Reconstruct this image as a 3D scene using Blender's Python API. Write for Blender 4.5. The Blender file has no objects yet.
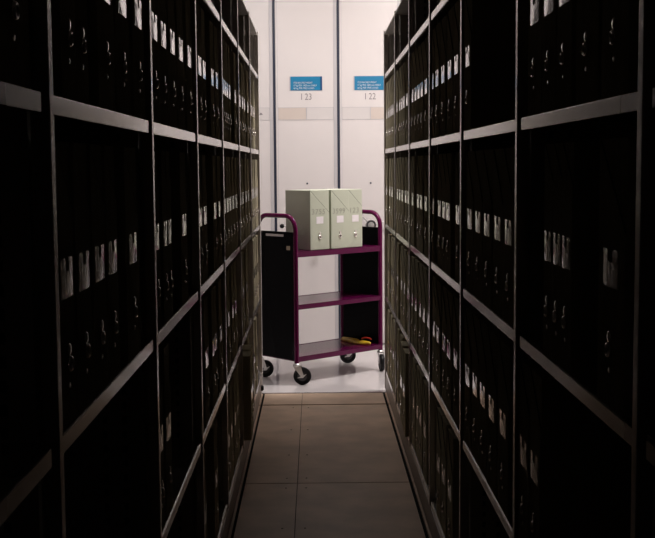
import bpy, math, random
from mathutils import Vector, Matrix
random.seed(7)
C = bpy.context.scene.collection
sc = bpy.context.scene
PI = math.pi

# ------------------------------------------------------------------ camera
CAM_Z = 1.51
def make_camera():
    yaw, pitch, roll = 0.01003, -0.08989, -0.00781
    cy, sy, cp, sp = math.cos(yaw), math.sin(yaw), math.cos(pitch), math.sin(pitch)
    f = Vector((sy*cp, cy*cp, sp)); r = Vector((cy, -sy, 0)); u = r.cross(f)
    cr, sr = math.cos(roll), math.sin(roll)
    r2 = cr*r + sr*u; u2 = -sr*r + cr*u
    cam = bpy.data.cameras.new('camera'); o = bpy.data.objects.new('camera', cam); C.objects.link(o)
    m = Matrix((r2, u2, -f)).transposed().to_4x4(); m.translation = (0, 0, CAM_Z)
    o.matrix_world = m
    cam.sensor_fit = 'HORIZONTAL'; cam.sensor_width = 36; cam.lens = 1151.4/655*36
    cam.clip_start = 0.05; cam.clip_end = 100
    sc.camera = o
make_camera()

# ------------------------------------------------------------------ world, lights, exposure
w = bpy.data.worlds.new('world'); sc.world = w; w.use_nodes = True
w.node_tree.nodes['Background'].inputs[0].default_value = (0.9, 0.8, 0.75, 1)
w.node_tree.nodes['Background'].inputs[1].default_value = 0.0
CEIL = 3.42
LAMPS = [  # x0, x1, y, watts : fluorescent fitting, then an added fill, on the cross-corridor ceiling
    (0.55, 1.75, 7.82, 74),
    (-1.0, -0.3, 8.40, 20),  # added fill, placed to brighten the right rack fronts
]
def area(name, x, y, z, sx, sy_, power, col):
    l = bpy.data.lights.new(name, 'AREA'); l.shape = 'RECTANGLE'; l.size = sx; l.size_y = sy_
    l.energy = power; l.color = col
    o = bpy.data.objects.new(name, l); C.objects.link(o); o.location = (x, y, z)
    return o
for x0, x1, y, e in LAMPS:
    area('corridor_lamp_light', (x0+x1)/2, y, CEIL-0.09, x1-x0-.04, 0.16, e, (1.0, 0.945, 0.92))
sc.view_settings.view_transform = 'Standard'
sc.view_settings.look = 'None'
sc.view_settings.gamma = 1
sc.view_settings.use_curve_mapping = False
sc.view_settings.exposure = 0.0

# ------------------------------------------------------------------ materials
def mat(name, col, rough=.5, metal=0, spec=.5, bump=0, bscale=50, var=0, vscale=8, coat=0, emit=None, stretch=None, col2=None, bdist=.002):
    m = bpy.data.materials.new(name); m.use_nodes = True
    nt = m.node_tree; b = nt.nodes['Principled BSDF']
    b.inputs['Base Color'].default_value = (*col, 1)
    b.inputs['Roughness'].default_value = rough
    b.inputs['Metallic'].default_value = metal
    b.inputs['Specular IOR Level'].default_value = spec
    b.inputs['Coat Weight'].default_value = coat
    b.inputs['Coat Roughness'].default_value = .08
    tc = nt.nodes.new('ShaderNodeTexCoord')
    src = tc.outputs['Object']
    if stretch:
        mp = nt.nodes.new('ShaderNodeMapping'); mp.inputs['Scale'].default_value = stretch
        nt.links.new(src, mp.inputs['Vector']); src = mp.outputs['Vector']
    if bump:
        n = nt.nodes.new('ShaderNodeTexNoise'); n.inputs['Scale'].default_value = bscale; n.inputs['Detail'].default_value = 4
        nt.links.new(src, n.inputs['Vector'])
        bp = nt.nodes.new('ShaderNodeBump'); bp.inputs['Strength'].default_value = bump; bp.inputs['Distance'].default_value = bdist
        nt.links.new(n.outputs['Fac'], bp.inputs['Height']); nt.links.new(bp.outputs['Normal'], b.inputs['Normal'])
    if var or col2:
        n = nt.nodes.new('ShaderNodeTexNoise'); n.inputs['Scale'].default_value = vscale; n.inputs['Detail'].default_value = 5
        nt.links.new(src, n.inputs['Vector'])
        r = nt.nodes.new('ShaderNodeValToRGB')
        c2 = col2 or tuple(max(0, c*(1-var)) for c in col)
        r.color_ramp.elements[0].position = .35; r.color_ramp.elements[0].color = (*c2, 1)
        r.color_ramp.elements[1].position = .65; r.color_ramp.elements[1].color = (*col, 1)
        nt.links.new(n.outputs['Fac'], r.inputs[0]); nt.links.new(r.outputs[0], b.inputs['Base Color'])
    if emit:
        b.inputs['Emission Color'].default_value = (*emit[0], 1); b.inputs['Emission Strength'].default_value = emit[1]
    return m
M = dict(
    rack=mat('grey_rack_enamel', (.50, .47, .44), .5, spec=.1, bump=.06, bscale=120, var=.12),
    lip=mat('grey_lip_enamel', (.56, .525, .50), .2, metal=.55, coat=.3, bump=.02, bscale=30),
    post=mat('grey_post_enamel', (.58, .53, .50), .25, metal=.55, coat=.2, bump=.02, bscale=30),
    hole=mat('dark_slot', (.01, .01, .01), .8),
    dark=mat('black_gap', (.008, .008, .008), .9, spec=.1),
    skirt=mat('beige_skirt', (.30, .25, .21), .4, spec=.3, var=.15),
    white=mat('white_panel_enamel', (.68, .635, .625), .35, bump=.03, bscale=90, var=.02, vscale=2),
    trim=mat('pale_grey_trim', (.50, .475, .49), .4),
    seal=mat('navy_rubber_seal', (.02, .026, .05), .5),
    wall=mat('white_wall_paint', (.74, .70, .68), .7, bump=.1, bscale=150),
    ceil=mat('white_ceiling_paint', (.72, .69, .67), .8, bump=.1, bscale=150),
    baffle=mat('grey_baffle_paint', (.42, .39, .37), .9, spec=.1, bump=.1, bscale=150),
    wfloor=mat('white_vinyl_floor', (.70, .66, .66), .09, bump=.05, bscale=6, var=.04, vscale=3),
    afloor=mat('brown_grey_floor_panels', (.68, .50, .375), .5, spec=.25, bump=.3, bscale=180, col2=(.54, .40, .30), vscale=5),
    abox=mat('dark_archive_board', (.48, .435, .315), .8, spec=0, var=.2, vscale=6, stretch=(6, 6, .6)),
    aflap=mat('dark_archive_board_flap', (.50, .45, .325), .8, spec=0, var=.2, vscale=6, stretch=(6, 6, .6)),
    sleeve=mat('glossy_label_sleeve', (.72, .69, .68), .1, coat=1, bump=.6, bscale=34, stretch=(2.2, 1, .5), bdist=.003),
    sage=mat('sage_green_board', (.53, .555, .445), .6, bump=.08, bscale=200, var=.06, vscale=4),
    sageside=mat('sage_green_board_side', (.53, .555, .445), .6, bump=.08, bscale=200, var=.06, vscale=4),
    cut=mat('dark_cut_edge', (.07, .075, .055), .8),
    paper=mat('white_paper_label', (.85, .80, .82), .7, var=.05, vscale=40),
    pencil=mat('pencil_grey', (.34, .34, .28), .8),
    chrome=mat('chrome', (.92, .88, .85), .12, metal=1),
    zinc=mat('zinc_plated_steel', (.75, .74, .73), .28, metal=.8, bump=.1, bscale=60),
    purple=mat('plum_enamel', (.10, .002, .047), .16, spec=.25, bump=.03, bscale=60),
    black=mat('black_enamel', (.003, .003, .004), .25, spec=.05, bump=.02, bscale=20),
    rubber=mat('black_rubber', (.008, .008, .009), .45, spec=.2),
    hub=mat('grey_wheel_hub', (.035, .033, .036), .5),
    blue=mat('blue_sign_plastic', (.012, .19, .37), .35, var=.08),
    navy=mat('dark_blue_sign_end', (.01, .06, .16), .4),
    stext=mat('white_sign_print', (.62, .68, .75), .6),
    print=mat('grey_number_print', (.22, .20, .21), .6),
    beige=mat('beige_card', (.58, .50, .45), .6),
    card=mat('pale_card', (.61, .57, .56), .6),
    yellow=mat('yellow_vinyl', (.78, .50, .03), .4, col2=(.40, .24, .02), vscale=14),
    red=mat('red_plastic', (.55, .04, .02), .5),
    sticker=mat('tan_sticker', (.45, .36, .26), .6),
    tube=mat('lit_diffuser', (.9, .9, .9), .5, emit=((1, .95, .92), 4)),
)

# ------------------------------------------------------------------ mesh builder
class MB:
    def __init__(s): s.v = []; s.f = []; s.m = []; s.smooth = []
    def add(s, vs, fs, mi=0, sm=False):
        b = len(s.v); s.v += [tuple(p) for p in vs]
        for f in fs: s.f.append([b+i for i in f]); s.m.append(mi); s.smooth.append(sm)
        return s
    def box(s, x0, x1, y0, y1, z0, z1, mi=0):
        return s.add([(x0,y0,z0),(x1,y0,z0),(x1,y1,z0),(x0,y1,z0),(x0,y0,z1),(x1,y0,z1),(x1,y1,z1),(x0,y1,z1)],
              [(0,3,2,1),(4,5,6,7),(0,1,5,4),(1,2,6,5),(2,3,7,6),(3,0,4,7)], mi)
    def prism(s, pts, d0, d1, axis='y', mi=0):
        n = len(pts)
        def P(a, b, d): return {'y': (a, d, b), 'x': (d, a, b), 'z': (a, b, d)}[axis]
        vs = [P(a, b, d0) for a, b in pts] + [P(a, b, d1) for a, b in pts]
        fs = [tuple(range(n)), tuple(range(2*n-1, n-1, -1))] + [(i, n+i, n+(i+1) % n, (i+1) % n) for i in range(n)]
        return s.add(vs, fs, mi)
    def tube(s, path, r, n=12, mi=0, caps=True, closed=False):
        path = [Vector(p) for p in path]; N = len(path); rings = []
        up = None
        for i, p in enumerate(path):
            a = path[(i-1) % N] if (i > 0 or closed) else p
            b = path[(i+1) % N] if (i < N-1 or closed) else p
            t = (b-a).normalized()
            if up is None:
                up = Vector((0,0,1)) if abs(t.z) < .9 else Vector((1,0,0))
            sx = t.cross(up).normalized(); up = sx.cross(t).normalized()
            rr = r[i] if isinstance(r, (list, tuple)) else r
            rings.append([p + rr*(math.cos(2*PI*k/n)*sx + math.sin(2*PI*k/n)*up) for k in range(n)])
        vs = [v for R in rings for v in R]; fs = []
        for i in range(N if closed else N-1):
            for k in range(n):
                j = (i+1) % N
                fs.append((i*n+k, i*n+(k+1) % n, j*n+(k+1) % n, j*n+k))
        s.add(vs, fs, mi, True)
        if caps and not closed:
            s.add(rings[0], [tuple(range(n))[::-1]], mi); s.add(rings[-1], [tuple(range(n))], mi)
        return s
    def lathe(s, prof, c, axis, n=24, mi=0):
        """prof: list of (distance along axis, radius) around a centre"""
        c = Vector(c); ax = Vector(axis).normalized()
        u = ax.cross(Vector((0,0,1)) if abs(ax.z) < .9 else Vector((1,0,0))).normalized(); v = ax.cross(u)
        vs = []; fs = []
        for d, r in prof:
            for k in range(n):
                a = 2*PI*k/n; vs.append(c + ax*d + r*(math.cos(a)*u + math.sin(a)*v))
        for i in range(len(prof)-1):
            for k in range(n):
                fs.append((i*n+k, i*n+(k+1) % n, (i+1)*n+(k+1) % n, (i+1)*n+k))
        fs.append(tuple(range(n))[::-1]); fs.append(tuple((len(prof)-1)*n+k for k in range(n)))
        return s.add(vs, fs, mi, True)
    def torus(s, c, axis, R, r, n=20, k=8, mi=0):
        c = Vector(c); ax = Vector(axis).normalized()
        u = ax.cross(Vector((0,0,1)) if abs(ax.z) < .9 else Vector((1,0,0))).normalized(); v = ax.cross(u)
        return s.tube([c + R*(math.cos(2*PI*i/n)*u + math.sin(2*PI*i/n)*v) for i in range(n)], r, k, mi, closed=True)
    def mesh(s, name, mats):
        me = bpy.data.meshes.new(name); me.from_pydata(s.v, [], s.f)
        for m in (mats if isinstance(mats, (list, tuple)) else [mats]): me.materials.append(m)
        me.polygons.foreach_set('material_index', s.m); me.polygons.foreach_set('use_smooth', s.smooth)
        import bmesh
        bm = bmesh.new(); bm.from_mesh(me); bmesh.ops.recalc_face_normals(bm, faces=bm.faces[:]); bm.to_mesh(me); bm.free()
        me.update(); return me
    def build(s, name, mats, parent=None, loc=(0,0,0), bevel=0):
        return obj(name, s.mesh(name, mats), parent, loc, bevel)
def obj(name, me, parent=None, loc=(0,0,0), bevel=0, rot=None):
    o = bpy.data.objects.new(name, me); C.objects.link(o); o.location = loc
    if rot: o.rotation_euler = rot
    if parent: o.parent = parent
    if bevel:
        b = o.modifiers.new('bevel', 'BEVEL'); b.width = bevel; b.segments = 2; b.limit_method = 'ANGLE'
    return o
def tag(o, label=None, cat=None, group=None, kind=None):
    if label: o['label'] = label
    if cat: o['category'] = cat
    if group: o['group'] = group
    if kind: o['kind'] = kind
    return o
def thing(name, label, cat, loc=(0,0,0), rz=0, group=None):
    o = bpy.data.objects.new(name, None); C.objects.link(o); o.location = loc; o.rotation_euler = (0,0,rz)
    o.empty_display_size = .05
    return tag(o, label, cat, group)
def text_mesh(name, body, size, m, depth=.0006, align='CENTER', spacing=1.0, sx=1.0):
    cu = bpy.data.curves.new(name, 'FONT'); cu.body = body; cu.size = size; cu.extrude = depth
    cu.align_x = align; cu.align_y = 'CENTER'; cu.space_character = spacing; cu.resolution_u = 3
    o = bpy.data.objects.new(name, cu); C.objects.link(o)
    bpy.context.view_layer.update()
    me = bpy.data.meshes.new_from_object(o.evaluated_get(bpy.context.evaluated_depsgraph_get()))
    bpy.data.objects.remove(o); bpy.data.curves.remove(cu)
    me.name = name
    for v in me.vertices:                       # stand the lettering upright, facing -y
        x, y, z = v.co; v.co = (x*sx, -z, y)
    me.materials.clear(); me.materials.append(m)
    return me

# ------------------------------------------------------------------ the setting
XL, XR = .368, .460                    # aisle half-widths to the left and right rack faces
YE = 7.62                              # where the racks and the aisle floor end
YF = 7.555                             # where the brown floor panels meet the white corridor floor
YW = 9.60                              # faces of the units across the corridor
WX0, WX1, WY0, WY1 = -4.55, 2.32, -4.0, 12.0
def struct(name, mb, m, bevel=0): return tag(mb.build(name, m, None, bevel=bevel), kind='structure')
# aisle floor: laid panels with open joints over a dark sub-floor
g = .003
f = MB(); f.box(WX0, WX1, WY0, YF, -.06, -.012, 1)
joints = [YF, 7.18, 5.38, 3.58, 1.78, -.02, -1.82, WY0]
cols = [(WX0, -XL+.008), (-XL+.022, -.098), (-.098, XR-.024), (XR-.008, WX1)]
for i in range(len(joints)-1):
    y1, y0 = joints[i], joints[i+1]
    for j, (a, b) in enumerate(cols):
        gg = g*2 if i == 0 else g
        f.box(a+(.0015 if j == 2 else 0), b-(.0015 if j == 1 else 0), y0+(.022 if i == 0 else .006), y1-(0 if i == 0 else g), -.011, 0, 0)
    if i:                                   # pairs of countersunk screws beside the long joint
        for yy in (y1-.08, y0+(y1-y0)*.62, y0+(y1-y0)*.3, y0+.09):
            for xx in (-.15, -.055): f.lathe([(0, .005), (.0008, .005)], (xx, yy, 0), (0,0,1), 10, 1)
struct('floor', f, [M['afloor'], M['dark']], bevel=.0012)
struct('floor_corridor', MB().box(WX0, WX1, YF+.002, WY1, -.06, .0), M['wfloor'])
struct('trim_1', MB().box(-XL+.002, XR-.002, YF-.006, YF+.010, -.01, .004), M['lip'], bevel=.001)
struct('wall_left', MB().box(WX0-.1, WX0, WY0, WY1, -.06, CEIL), M['wall'])
struct('wall_right', MB().box(WX1, WX1+.1, WY0, WY1, -.06, CEIL), M['wall'])
struct('wall_back', MB().box(WX0-.1, WX1+.1, WY1, WY1+.1, -.06, CEIL), M['wall'])
struct('wall_front', MB().box(WX0-.1, WX1+.1, WY0-.1, WY0, -.06, CEIL), M['wall'])
struct('ceiling', MB().box(WX0-.1, WX1+.1, 7.58, WY1+.1, CEIL, CEIL+.1), M['ceil'])
struct('ceiling_light_baffle', MB().box(WX0-.1, WX1+.1, WY0-.1, 7.58, 2.82, CEIL+.1), M['baffle'])  # unseen low slab, added to keep overhead light off the near boxes
for i, (x0, x1, y, e) in enumerate(LAMPS):
    t = thing('ceiling_lamp', 'slim fluorescent ceiling lamp over the white corridor floor, %s one' % ('right' if i == 0 else 'left'), 'lamp', ((x0+x1)/2, y, CEIL), 0, 'corridor ceiling lamps')
    h = (x1-x0)/2
    MB().prism([(-.1, 0), (.1, 0), (.09, -.05), (-.09, -.05)], -h, h, 'x').build('lamp_housing', M['white'], t)
    MB().box(-h+.02, h-.02, -.08, .08, -.056, -.05).build('lamp_diffuser', M['tube'], t)

# ------------------------------------------------------------------ racks beside the aisle
HS = [CAM_Z + h for h in (.5885, .1012, -.3871, -.8701, -1.3655)]     # top edges of the shelf lips
TOP = CAM_Z + .8556
DEPTH = .40
NB, Y0 = 8, -.38                      # bays, first upright
BAYS = list(range(NB))
def make_rack(side):
    """local frame: +x runs along the aisle (away from the camera), +y into the rack, front face at y=0"""
    L = side == 'left'
    lab = 'tall grey steel mobile rack of dark file boxes along the %s of the aisle' % side
    t = thing('mobile_rack', lab, 'rack', (-XL if L else XR, 0, 0), 0, 'mobile racks facing the dark aisle')
    sx = -1 if L else 1
    def X(a, b): return (a*sx, b*sx) if sx > 0 else (b*sx, a*sx)
    off = -.002 if L else .0085
    # base carriage with skirt
    a, b = X(0.0, DEPTH)
    s = MB().box(a, b, Y0, YE, .004, HS[4]-.036)
    s.build('base_skirt', M['skirt'], t, bevel=.002)
    lipm = None; upm = None; divm = None; topm = None; backm = None
    for k in range(NB+1):
        y = Y0+k+off - (.003 if k == NB else 0)
        if upm is None:
            a, b = X(-.003, .022)
            u = MB().box(a, b, -.013, .013, HS[4]-.03, TOP+.012)
            upm = u.mesh('upright', M['post'])
            a, b = X(.030, DEPTH)
            d = MB().box(a, b, -.009, .009, HS[4]-.03, TOP)
            for xx in (.07, .115, DEPTH-.06):
                z = HS[4]+.03
                while z < TOP-.03:
                    c, e = X(xx, xx+.010)
                    d.box(c, e, -.0094, .0094, z, z+.016, 1); z += .034
            divm = d.mesh('side_panel', [M['rack'], M['hole']])
        obj('upright', upm, t, (0, y, 0), .002)
        obj('side_panel', divm, t, (0, y, 0))
    for k in range(NB):
        y = Y0+k+off
        if lipm is None:
            s = MB()
            a, b = X(0, .003); s.box(a, b, .016, 1-.050, -.027, 0)              # lip face, stops short of the next upright
            a, b = X(.003, .016); s.box(a, b, .018, 1-.054, -.0025, -.0007); s.box(a, b, .018, 1-.054, -.027, -.025)
            a, b = X(.012, DEPTH-.004); s.box(a, b, .010, .990, -.008, -.0007)
            lipm = s.mesh('shelf', M['lip'])
            a, b = X(.0, DEPTH); topm = MB().box(a, b, .010, .990, 0, .010).mesh('top_panel', M['rack'])
            a, b = X(DEPTH-.003, DEPTH); backm = MB().box(a, b, .010, .990, HS[4]-.03, TOP).mesh('back_panel', M['rack'])
        for h in HS: obj('shelf', lipm, t, (0, y, h), .0012)
        obj('top_panel', topm, t, (0, y, TOP-.010)); obj('back_panel', backm, t, (0, y, 0))
    a, b = X(-.004, DEPTH+.01)
    MB().box(a, b, YE+.012, YE+.034, .012, TOP+.02).build('end_panel', M['white'], t, bevel=.002)
    if L:
        MB().lathe([(0, .017), (.006, .019), (.022, .019), (.03, .013)], (-.012, 7.47, .055), (1, 0, 0), 16).build('rubber_stop', M['rubber'], t)
    return t
rackL = make_rack('left'); rackR = make_rack('right')

# ------------------------------------------------------------------ file boxes
BH, BD = .425, .30
_cache = {}
def box_meshes(wd, kind, h, d):
    key = (wd, kind)
    if key in _cache: return _cache[key]
    bm_, fm = (M['abox'], M['aflap']) if kind == 'dark' else (M['sageside'], M['sage'])
    hw = wd/2
    body = MB().box(-hw, hw, .002, d, 0, h).mesh('box_body', bm_)
    dr = min(h*.38, wd*.9)
    fl = MB()
    fl.prism([(-hw+.0005, .001), (hw-.0005, .001), (hw-.0005, h-dr), (-hw+.0005, h-.002)], -.0005, .002, 'y', 0)
    n = Vector((dr, 2*hw)).normalized()*.0022
    fl.prism([(-hw, h), (-hw+n.x, h), (hw, h-dr+n.y), (hw, h-dr)], -.0006, .0018, 'y', 1)
    flap = fl.mesh('front_flap', [fm, M['cut']])
    lw, lh = (.044, .030) if kind == 'dark' else (.033, .0245)
    zl = .222 if kind == 'dark' else .205
    lw = min(lw, hw*.70)
    lb = MB()
    if kind == 'dark':                     # slightly bulging plastic sleeve
        N, K = 6, 6; vs = []; fs = []
        for i in range(N+1):
            for j in range(K+1):
                a = i/N*2-1; c = j/K*2-1
                bul = .0012*(1-a*a)*(1-.5*c*c) + .0003*math.sin(3*a+5*c)
                vs.append((a*lw, -.0015-bul, zl+c*lh))
        for i in range(N):
            for j in range(K):
                if j >= 4 and i in (2, 3): continue       # thumb notch at the top
                q = i*(K+1)+j; fs.append((q, q+K+1, q+K+2, q+1))
        lb.add(vs, fs, 0, True)
        lb.box(-lw, lw, -.0014, -.0004, zl-lh, zl+lh*.3)
        label = lb.mesh('label_sleeve', M['sleeve'])
        zr, R = .092, .0105
    else:
        lb.box(-lw, lw, -.0016, -.0005, zl-lh, zl+lh)
        label = lb.mesh('paper_label', M['paper'])
        zr, R = .088, .0135
    rg = MB()
    # flat chromed finger ring with a domed stud above and a rivet below
    rg.lathe([(-.0005, R*.5), (-.0035, R*.52), (-.0062, R*.62), (-.0074, R*.8), (-.0068, R), (-.0042, R*1.16), (-.0005, R*1.2)], (0, 0, zr), (0, 1, 0), 24)
    rg.lathe([(0, .0095), (-.0022, .0092), (-.0034, .0075), (-.0040, .004), (-.0041, .001)], (0, -.0005, zr+(.0215 if kind == 'dark' else .026)), (0, 1, 0), 16)
    rg.lathe([(-.0003, R*.5), (-.0007, R*.48)], (0, 0, zr), (0, 1, 0), 18, 1)
    if kind == 'dark':
        rg.lathe([(0, .0048), (-.0016, .0044), (-.0022, .0015)], (0, -.0005, zr-.033), (0, 1, 0), 10)
    ring = rg.mesh('pull_ring', [M['chrome'], M['hole']])
    _cache[key] = (body, flap, label, ring, zl)
    return _cache[key]
def make_box(wd, kind, loc, rz, label, group, h=BH, d=BD):
    body, flap, lab, ring, zl = box_meshes(wd, kind, h, d)
    t = thing('file_box', label, 'box', loc, rz, group)
    obj('box_body', body, t, bevel=.0015 if kind != 'dark' else 0)
    obj('front_flap', flap, t)
    obj('label_sleeve' if kind == 'dark' else 'paper_label', lab, t)
    obj('pull_ring', ring, t)
    return t
ROWS = {
('L', 1): [[1.45], [1.77, 1.88, 2.09, 2.28, 2.48], [2.72, 2.89, 3.06, 3.26, 3.47], [3.78, 3.94, 4.27, 4.44], [4.76, 4.87, 4.99, 5.11, 5.47], [5.82, 5.99, 6.19, 6.48], [6.83, 7.0, 7.16]],
('L', 2): [[], [1.72, 1.84, 1.98, 2.11, 2.34], [2.7, 2.84, 2.92, 3.26], [3.74, 3.89, 4.28, 4.49], [4.74, 4.89, 5.06, 5.24, 5.42], [5.74, 5.92, 6.22, 6.45], [6.83, 7.02, 7.21, 7.4]],
('L', 3): [[], [], [2.7, 2.83], [3.87, 4.11, 4.23, 4.46], [4.87, 5.14, 5.3], [5.68, 5.89, 6.19], [6.95, 7.14, 7.37]],
('L', 4): [[], [], [], [3.71, 4.16], [4.76, 4.95, 5.18, 5.37], [5.73, 5.94, 6.24], [6.83, 7.08]],
('R', 1): [[], [1.8, 1.98, 2.16, 2.3, 2.46], [3.52], [3.8, 3.99, 4.21, 4.39, 4.59], [4.84, 5.04, 5.19, 5.35, 5.5], [5.83, 6.03, 6.19, 6.35, 6.54], [6.86, 6.99, 7.12, 7.28, 7.48]],
('R', 2): [[], [1.8, 2.12, 2.19, 2.28], [2.77, 2.94, 3.12, 3.29, 3.47], [3.76, 4.02, 4.17, 4.32, 4.56], [4.85, 5.06, 5.21, 5.5], [5.76, 5.91, 6.14, 6.34, 6.52], [6.97, 7.17, 7.5]],
('R', 3): [[], [2.41, 2.54], [2.83, 3.01, 3.19, 3.34, 3.5], [3.8, 4.0, 4.15, 4.36, 4.53], [4.76, 4.94, 5.12, 5.33, 5.53], [5.79, 6.03, 6.25, 6.53], [6.88, 7.06, 7.35]],
('R', 4): [[], [], [], [3.96, 4.17, 4.33], [4.9, 5.13, 5.28, 5.49], [5.77, 6.01, 6.29, 6.55], [6.9, 7.14, 7.38]],
}
STICK = {('L', 4, 5, 0): .038, ('L', 4, 5, 1): .03, ('R', 4, 5, 0): .018, ('R', 4, 5, 1): .014}
ORD = ['first', 'second', 'third', 'fourth', 'fifth', 'sixth', 'seventh', 'eighth']
ROWNAME = {1: 'upper shelf', 2: 'eye level shelf', 3: 'lower shelf', 4: 'bottom shelf'}
ROWNAME = {1: 'topmost filled shelf', 2: 'second filled shelf', 3: 'third filled shelf', 4: 'bottom shelf'}
for (s, r), bays in ROWS.items():
    for bi, cs in enumerate(bays):
        lo, hi = .62+bi+.0225, 1.62+bi-.0165
        n = len(cs); placed = []
        for i, c in enumerate(cs):
            gl = c-cs[i-1] if i else 2*(c-lo)
            gr = cs[i+1]-c if i < n-1 else 2*(hi-c)
            wd = min(gl, gr)-.004
            wd = max(w_ for w_ in (.085, .10, .115, .13, .145, .16) if w_ <= max(wd, .085))
            placed.append([c, wd])
        for i, (c, wd) in enumerate(placed):
            if i and c-wd/2 < placed[i-1][0]+placed[i-1][1]/2+.001:
                c = placed[i-1][0]+placed[i-1][1]/2+.001+wd/2; placed[i][0] = c
        for i in range(n-1, -1, -1):
            placed[i][0] = max(placed[i][0], lo+placed[i][1]/2) if i == 0 else placed[i][0]
            lim = hi if i == n-1 else placed[i+1][0]-placed[i+1][1]/2-.001
            placed[i][0] = min(placed[i][0], lim-placed[i][1]/2)
        over = placed[-1][0]+placed[-1][1]/2-hi if placed else 0
        for i, (c, wd) in enumerate(placed):
            out = .0
            inset = .004+random.uniform(0, .003)
            if (s, r, bi, i) in STICK: inset = -STICK[(s, r, bi, i)]
            x = -XL-inset if s == 'L' else XR+inset
            fromfar = ORD[n-1-i]; bayfar = ORD[6-bi]
            label = '%s rack, %s shelf, %s bay from trolley, %s dark file box from far end' % ('left' if s == 'L' else 'right', ('upper', 'middle', 'lower', 'bottom')[r-1], bayfar, fromfar)
            make_box(wd, 'dark', (x, c, HS[r]+.0004), PI/2 if s == 'L' else -PI/2, label,
                     'dark file boxes on the %s rack' % ('left' if s == 'L' else 'right'))

# ------------------------------------------------------------------ white-ended units across the corridor
def make_unit(k, num):
    x = -.067+.528*k; hw = .2525
    where = {'23': 'behind the green boxes', '22': 'right of number 23', '24': 'mostly hidden left of number 23'}.get(num, '')
    lab = {'23': 'white mobile shelving unit end panel numbered 23 with blue sign, behind the trolley',
           '22': 'white mobile shelving unit end panel numbered 22, at the right beside the dark rack',
           '24': 'white mobile shelving unit end panel sliver seen left of number 23',
           }.get(num, 'white mobile shelving unit end panel numbered %s, hidden %s' % (num, 'behind the left rack' if k < 0 else 'behind the right rack'))
    t = thing('mobile_shelving_unit', lab, 'shelving', (x, YW, 0), 0, 'white-ended shelving units across the corridor')
    H = 3.22
    MB().box(-hw, hw, .02, 2.2, .03, H-.02).build('carcass', M['rack'], t)
    MB().box(-hw, hw, -.001, .02, .012, H).build('end_panel', M['white'], t, bevel=.003)
    tr = MB(); tr.box(-hw-.001, -hw+.004, -.004, .012, .012, H); tr.box(hw-.028, hw, -.0045, .012, .012, H); tr.box(-hw+.014, -hw+.017, -.0022, .012, .012, H)
    tr.build('edge_trim', M['trim'], t, bevel=.001)
    MB().box(hw+.002, hw+.021, .004, .05, .012, H).build('rubber_seal', M['seal'], t)
    # information sign
    sg = MB(); sg.box(-.139, -.131, -.007, 0, .58+CAM_Z+.036, .58+CAM_Z+.150, 1)
    sg.box(-.131, .116, -.005, 0, .58+CAM_Z+.036, .58+CAM_Z+.150, 0); sg.box(.116, .131, -.007, 0, .58+CAM_Z+.036, .58+CAM_Z+.150, 2)
    so = sg.build('sign', [M['blue'], M['trim'], M['navy']], t)
    for i, (line, wd_) in enumerate((('17.50 MAX SHELF WEIGHT', .155), ('17 kg PER 1000 mm SHELF', .190), ('60 kg PER FREE LOAD', .170))):
        me = text_mesh('sign_lettering', line, .021, M['stext'], .0008)
        xs = [v.co.x for v in me.vertices]; sc_ = wd_/(max(xs)-min(xs))
        for v in me.vertices: v.co.x *= sc_
        obj('sign_lettering', me, so, (-.105+wd_/2, -.0065, CAM_Z+.678-i*.0225))
    # number
    me = text_mesh('number_lettering', 'I ' + num, .075, M['print'], .0008, sx=.82)
    obj('number_lettering', me, t, (.0, -.002, CAM_Z+.562))
    # card rail with two cards
    fr = MB(); z0, z1 = CAM_Z+.374, CAM_Z+.478
    fr.box(-.235, .222, -.004, 0, z1-.004, z1); fr.box(-.235, .222, -.004, 0, z0, z0+.004); fr.box(-.004, .004, -.005, 0, z0, z1)
    fr.box(-.237, -.233, -.004, 0, z0, z1); fr.box(.220, .224, -.004, 0, z0, z1)
    fr.build('card_rail', M['trim'], t)
    MB().box(-.232, -.005, -.003, 0, z0+.004, z1-.004).build('card', M['beige' if num == '23' else 'card'], t)
    MB().box(.005, .219, -.003, 0, z0+.004, z1-.004).build('card', M['card' if num == '23' else 'beige'] if num != '24' else M['card'], t)
    if num == '24':
        MB().prism([(.135, .418+CAM_Z), (.167, .418+CAM_Z), (.157, .434+CAM_Z), (.147, .436+CAM_Z)], -.0042, -.003, 'y').build('card_mark', M['print'], t)
    MB().lathe([(0, .008), (-.004, .007), (-.006, .004)], (0, -.001, CAM_Z-.150), (0, 1, 0), 14).build('lock_button', M['seal'], t)
    # rotary handle
    zc = CAM_Z-.497
    hb = MB().lathe([(0, .045), (-.03, .04), (-.055, .034), (-.06, .02)], (0, -.001, zc), (0, 1, 0), 24).build('handwheel_hub', M['zinc'], t)
    hb2 = MB().torus((0, -.058, zc), (0, 1, 0), .034, .008, 24, 8, 0).build('handwheel_collar', M['hub'], hb)
    a0 = {'23': 180, '22': 15, '24': 100}.get(num, 40)
    for j in range(3):
        a = math.radians(a0+120*j); R = .21
        sp = MB().tube([(.03*math.cos(a), -.05, zc+.03*math.sin(a)), (R*math.cos(a), -.075, zc+R*math.sin(a))], .006, 10).build('spoke', M['zinc'], t)
        MB().lathe([(-.012, .008), (-.02, .017), (-.036, .020), (-.05, .015), (-.054, .006)], (R*math.cos(a), -.062, zc+R*math.sin(a)), (0, 1, 0), 16).build('spoke_knob', M['rubber'], sp)
    return t
for k, num in ((-8, '31'), (-7, '30'), (-6, '29'), (-5, '28'), (-4, '27'), (-3, '26'), (-2, '25'), (-1, '24'), (0, '23'), (1, '22'), (2, '21'), (3, '20'), (4, '19')): make_unit(k, num)

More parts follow.
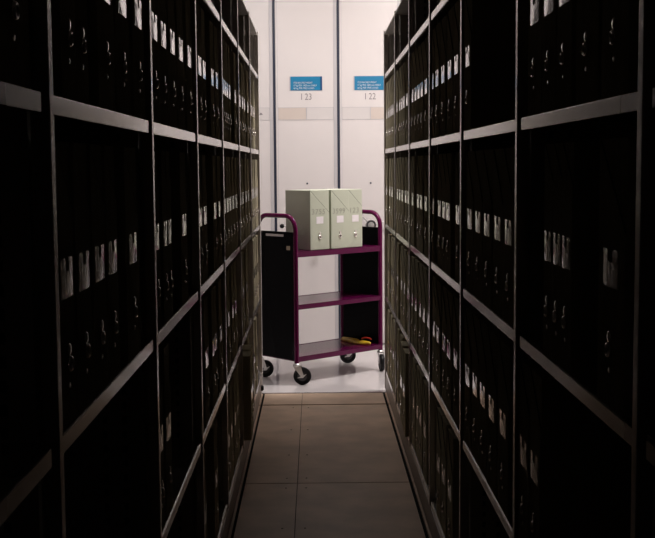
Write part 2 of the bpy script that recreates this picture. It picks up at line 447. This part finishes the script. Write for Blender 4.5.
# ------------------------------------------------------------------ the plum book trolley
TW, TD, TA = .82, .405, math.radians(42)
TX, TY = -.138, 7.86
tr = thing('book_trolley', 'plum and black three-shelf book trolley standing angled at the aisle end', 'trolley', (TX, TY, 0), TA)
def bend(x):
    R = .10; H = 1.165; p = [(x, 0, .13)]
    for i in range(9):
        a = PI/2*i/8; p.append((x, R-R*math.cos(a), H-R+R*math.sin(a)))
    for i in range(9):
        a = PI/2*i/8; p.append((x, TD-R+R*math.sin(a), H-R+R*math.cos(a)))
    p.append((x, TD, .13)); return p
for x in (0, TW):
    e = MB().tube(bend(x), .0165, 14).build('end_frame', M['purple'], tr)
    pn = MB().box(x-.006, x+.006, .012, TD-.012, .165, 1.055).build('end_panel', M['black'], tr, bevel=.003)
    if x == 0:
        MB().box(-.0075, -.006, .12, .31, 1.02, 1.036).build('slot_trim', M['card'], pn)
        MB().box(-.0075, -.006, .052, .088, .930, .958).build('sticker', M['sticker'], pn)
for z, th in ((.922, .040), (.553, .032), (.192, .034)):
    s = MB()
    s.box(.004, TW-.004, 0, TD, z-.004, z)
    s.box(.004, TW-.004, -.012, -.006, z-th, z+.002); s.box(.004, TW-.004, TD+.006, TD+.012, z-th, z+.002)
    s.box(.004, TW-.004, -.012, .0, z-.004, z+.002); s.box(.004, TW-.004, TD, TD+.012, z-.004, z+.002)
    s.box(.004, .010, 0, TD, z-th, z-.004); s.box(TW-.010, TW-.004, 0, TD, z-th, z-.004)
    s.build('shelf', M['purple'], tr, bevel=.0012)
def caster(px, py, ang):
    """ang = world direction in which the wheel trails; the axle is square to it"""
    a = ang-TA
    t = Vector((math.cos(a), math.sin(a), 0)); ax = Vector((-math.sin(a), math.cos(a), 0))
    P = Vector((px, py, 0)); r = .062; wc = P + t*.038 + Vector((0, 0, r))
    c = MB()
    c.lathe([(0, .026), (.008, .028), (.016, .022), (.022, .012), (.04, .010)], P+Vector((0,0,.130)), (0,0,1), 18)
    for sgn in (-1, 1):
        o_ = ax*sgn*.0185
        pts = [P-t*.024+Vector((0,0,.132)), P+t*.030+Vector((0,0,.132)), wc+t*.012+Vector((0,0,.004)), wc+Vector((0,0,-.012)), wc-t*.012+Vector((0,0,.004))]
        vs = [p+o_-ax*.0015 for p in pts]+[p+o_+ax*.0015 for p in pts]; n = 5
        c.add(vs, [tuple(range(n))[::-1], tuple(range(n, 2*n))]+[(i, (i+1) % n, n+(i+1) % n, n+i) for i in range(n)])
        # pressed brake lever
        q = [wc-t*.034+Vector((0,0,-.012)), wc-t*.002+Vector((0,0,.004)), wc+t*.034+Vector((0,0,.018)), wc+t*.008+Vector((0,0,-.010))]
        vs = [p+o_+ax*sgn*.001 for p in q]+[p+o_+ax*sgn*.004 for p in q]; n = 4
        c.add(vs, [tuple(range(n))[::-1], tuple(range(n, 2*n))]+[(i, (i+1) % n, n+(i+1) % n, n+i) for i in range(n)])
    c.box(px-.020, px+.020, py-.020, py+.020, .129, .133)
    c.lathe([(-.022, .006), (.022, .006)], wc, ax, 10)
    co = c.build('caster', M['zinc'], tr)
    w_ = MB()
    w_.lathe([(-.010, .050), (-.0145, .055), (-.0135, .060), (-.006, .062), (.006, .062), (.0135, .060), (.0145, .055), (.010, .050)], wc, ax, 36, 0)
    wo = w_.build('wheel', M['rubber'], co)
    w_ = MB(); w_.lathe([(-.0125, .014), (-.0125, .030), (-.0112, .034), (.0112, .034), (.0125, .030), (.0125, .014)], wc, ax, 28, 0)
    w_.build('wheel_hub', M['hub'], co)
caster(0, 0, math.radians(-8)); caster(0, TD, math.radians(5)); caster(TW, TD, math.radians(10)); caster(TW, 0, math.radians(-82))
# yellow and red items on the bottom shelf
def on_trolley(x, y, z):
    c, s = math.cos(TA), math.sin(TA); return (TX+x*c-y*s, TY+x*s+y*c, z)
yl = MB()
def slab(mb, pts, z0, th, mi=0, lift=None):
    n = len(pts); c = Vector((sum(p[0] for p in pts)/n, sum(p[1] for p in pts)/n))
    rings = []
    for k, (sh, h) in enumerate(((1, 0), (1.03, th*.5), (.93, th*.95), (.5, th*1.15))):
        rings.append([(c.x+(p[0]-c.x)*sh, c.y+(p[1]-c.y)*sh, z0+h+(lift(p) if lift else 0)*(k > 0)) for p in pts])
    vs = [v for R in rings for v in R]; fs = []
    for k in range(3):
        for i in range(n): fs.append((k*n+i, k*n+(i+1) % n, (k+1)*n+(i+1) % n, (k+1)*n+i))
    fs.append(tuple(range(n))[::-1]); fs.append(tuple(3*n+i for i in range(n)))
    mb.add(vs, fs, mi, True)
def outline(pts, sub=4):
    out = []; n = len(pts)
    for i in range(n):
        p0, p1, p2, p3 = [Vector(pts[(i+j-1) % n]) for j in range(4)]
        for k in range(sub):
            t = k/sub
            out.append(.5*((2*p1)+(-p0+p2)*t+(2*p0-5*p1+4*p2-p3)*t*t+(-p0+3*p1-3*p2+p3)*t**3))
    return [(p.x, p.y) for p in out]
slab(yl, outline([(-.17, .05), (-.07, .075), (.04, .045), (.13, .0), (.16, -.035), (.06, -.045), (-.03, -.03), (-.10, .0), (-.165, .02)]), 0, .014, 0, lambda p: .006+.006*math.sin(p[0]*25))
slab(yl, outline([(-.05, .01), (.06, .02), (.14, -.01), (.12, -.03), (.02, -.03)]), .014, .014, 0)
yo = yl.build('yellow_folder', M['yellow'], None, on_trolley(.738, .187, .1935))
yo.scale = (1, .72, 1); yo.rotation_euler = (0, 0, TA+PI/2+.06)
tag(yo, 'crumpled yellow vinyl folder lying on the bottom shelf of the plum trolley', 'folder')
rd = MB().tube([(-.03, .01, .030), (-.01, .02, .035), (.01, .0, .038), (.03, .01, .032), (.04, -.01, .028)], .006, 8)
ro = rd.build('red_strap', M['red'], None, on_trolley(.750, .085, .2005))
tag(ro, 'short red strap lying at the right end of the trolley bottom shelf', 'strap')

# sage file boxes on the trolley top
for t0, wd, num, lab, dz in ((.140, .178, '3755', 'sage green file box marked 3755, leftmost on the trolley', 0),
                       (.337, .172, '3599', 'sage green file box marked 3599, middle one on the trolley', 0),
                       (.511, .138, '123', 'narrower sage green file box marked 123, rightmost on the trolley', 0)):
    h = .413
    loc = on_trolley(t0+wd/2, .004 if num != '123' else .012, .9245)
    b = make_box(wd, 'sage', loc, TA, lab, 'sage green file boxes on the trolley', h, .262)
    b.name = 'file_box'
    me = text_mesh('handwriting', num, .052, M['pencil'], .0004, spacing=1.15)
    xs = [v.co.x for v in me.vertices]; k = (wd*.68 if len(num) == 4 else wd*.6)/(max(xs)-min(xs))
    for v in me.vertices: v.co.x *= k; v.co.x += v.co.z*.08
    obj('handwriting', me, b, (-.012, -.0012, .262))
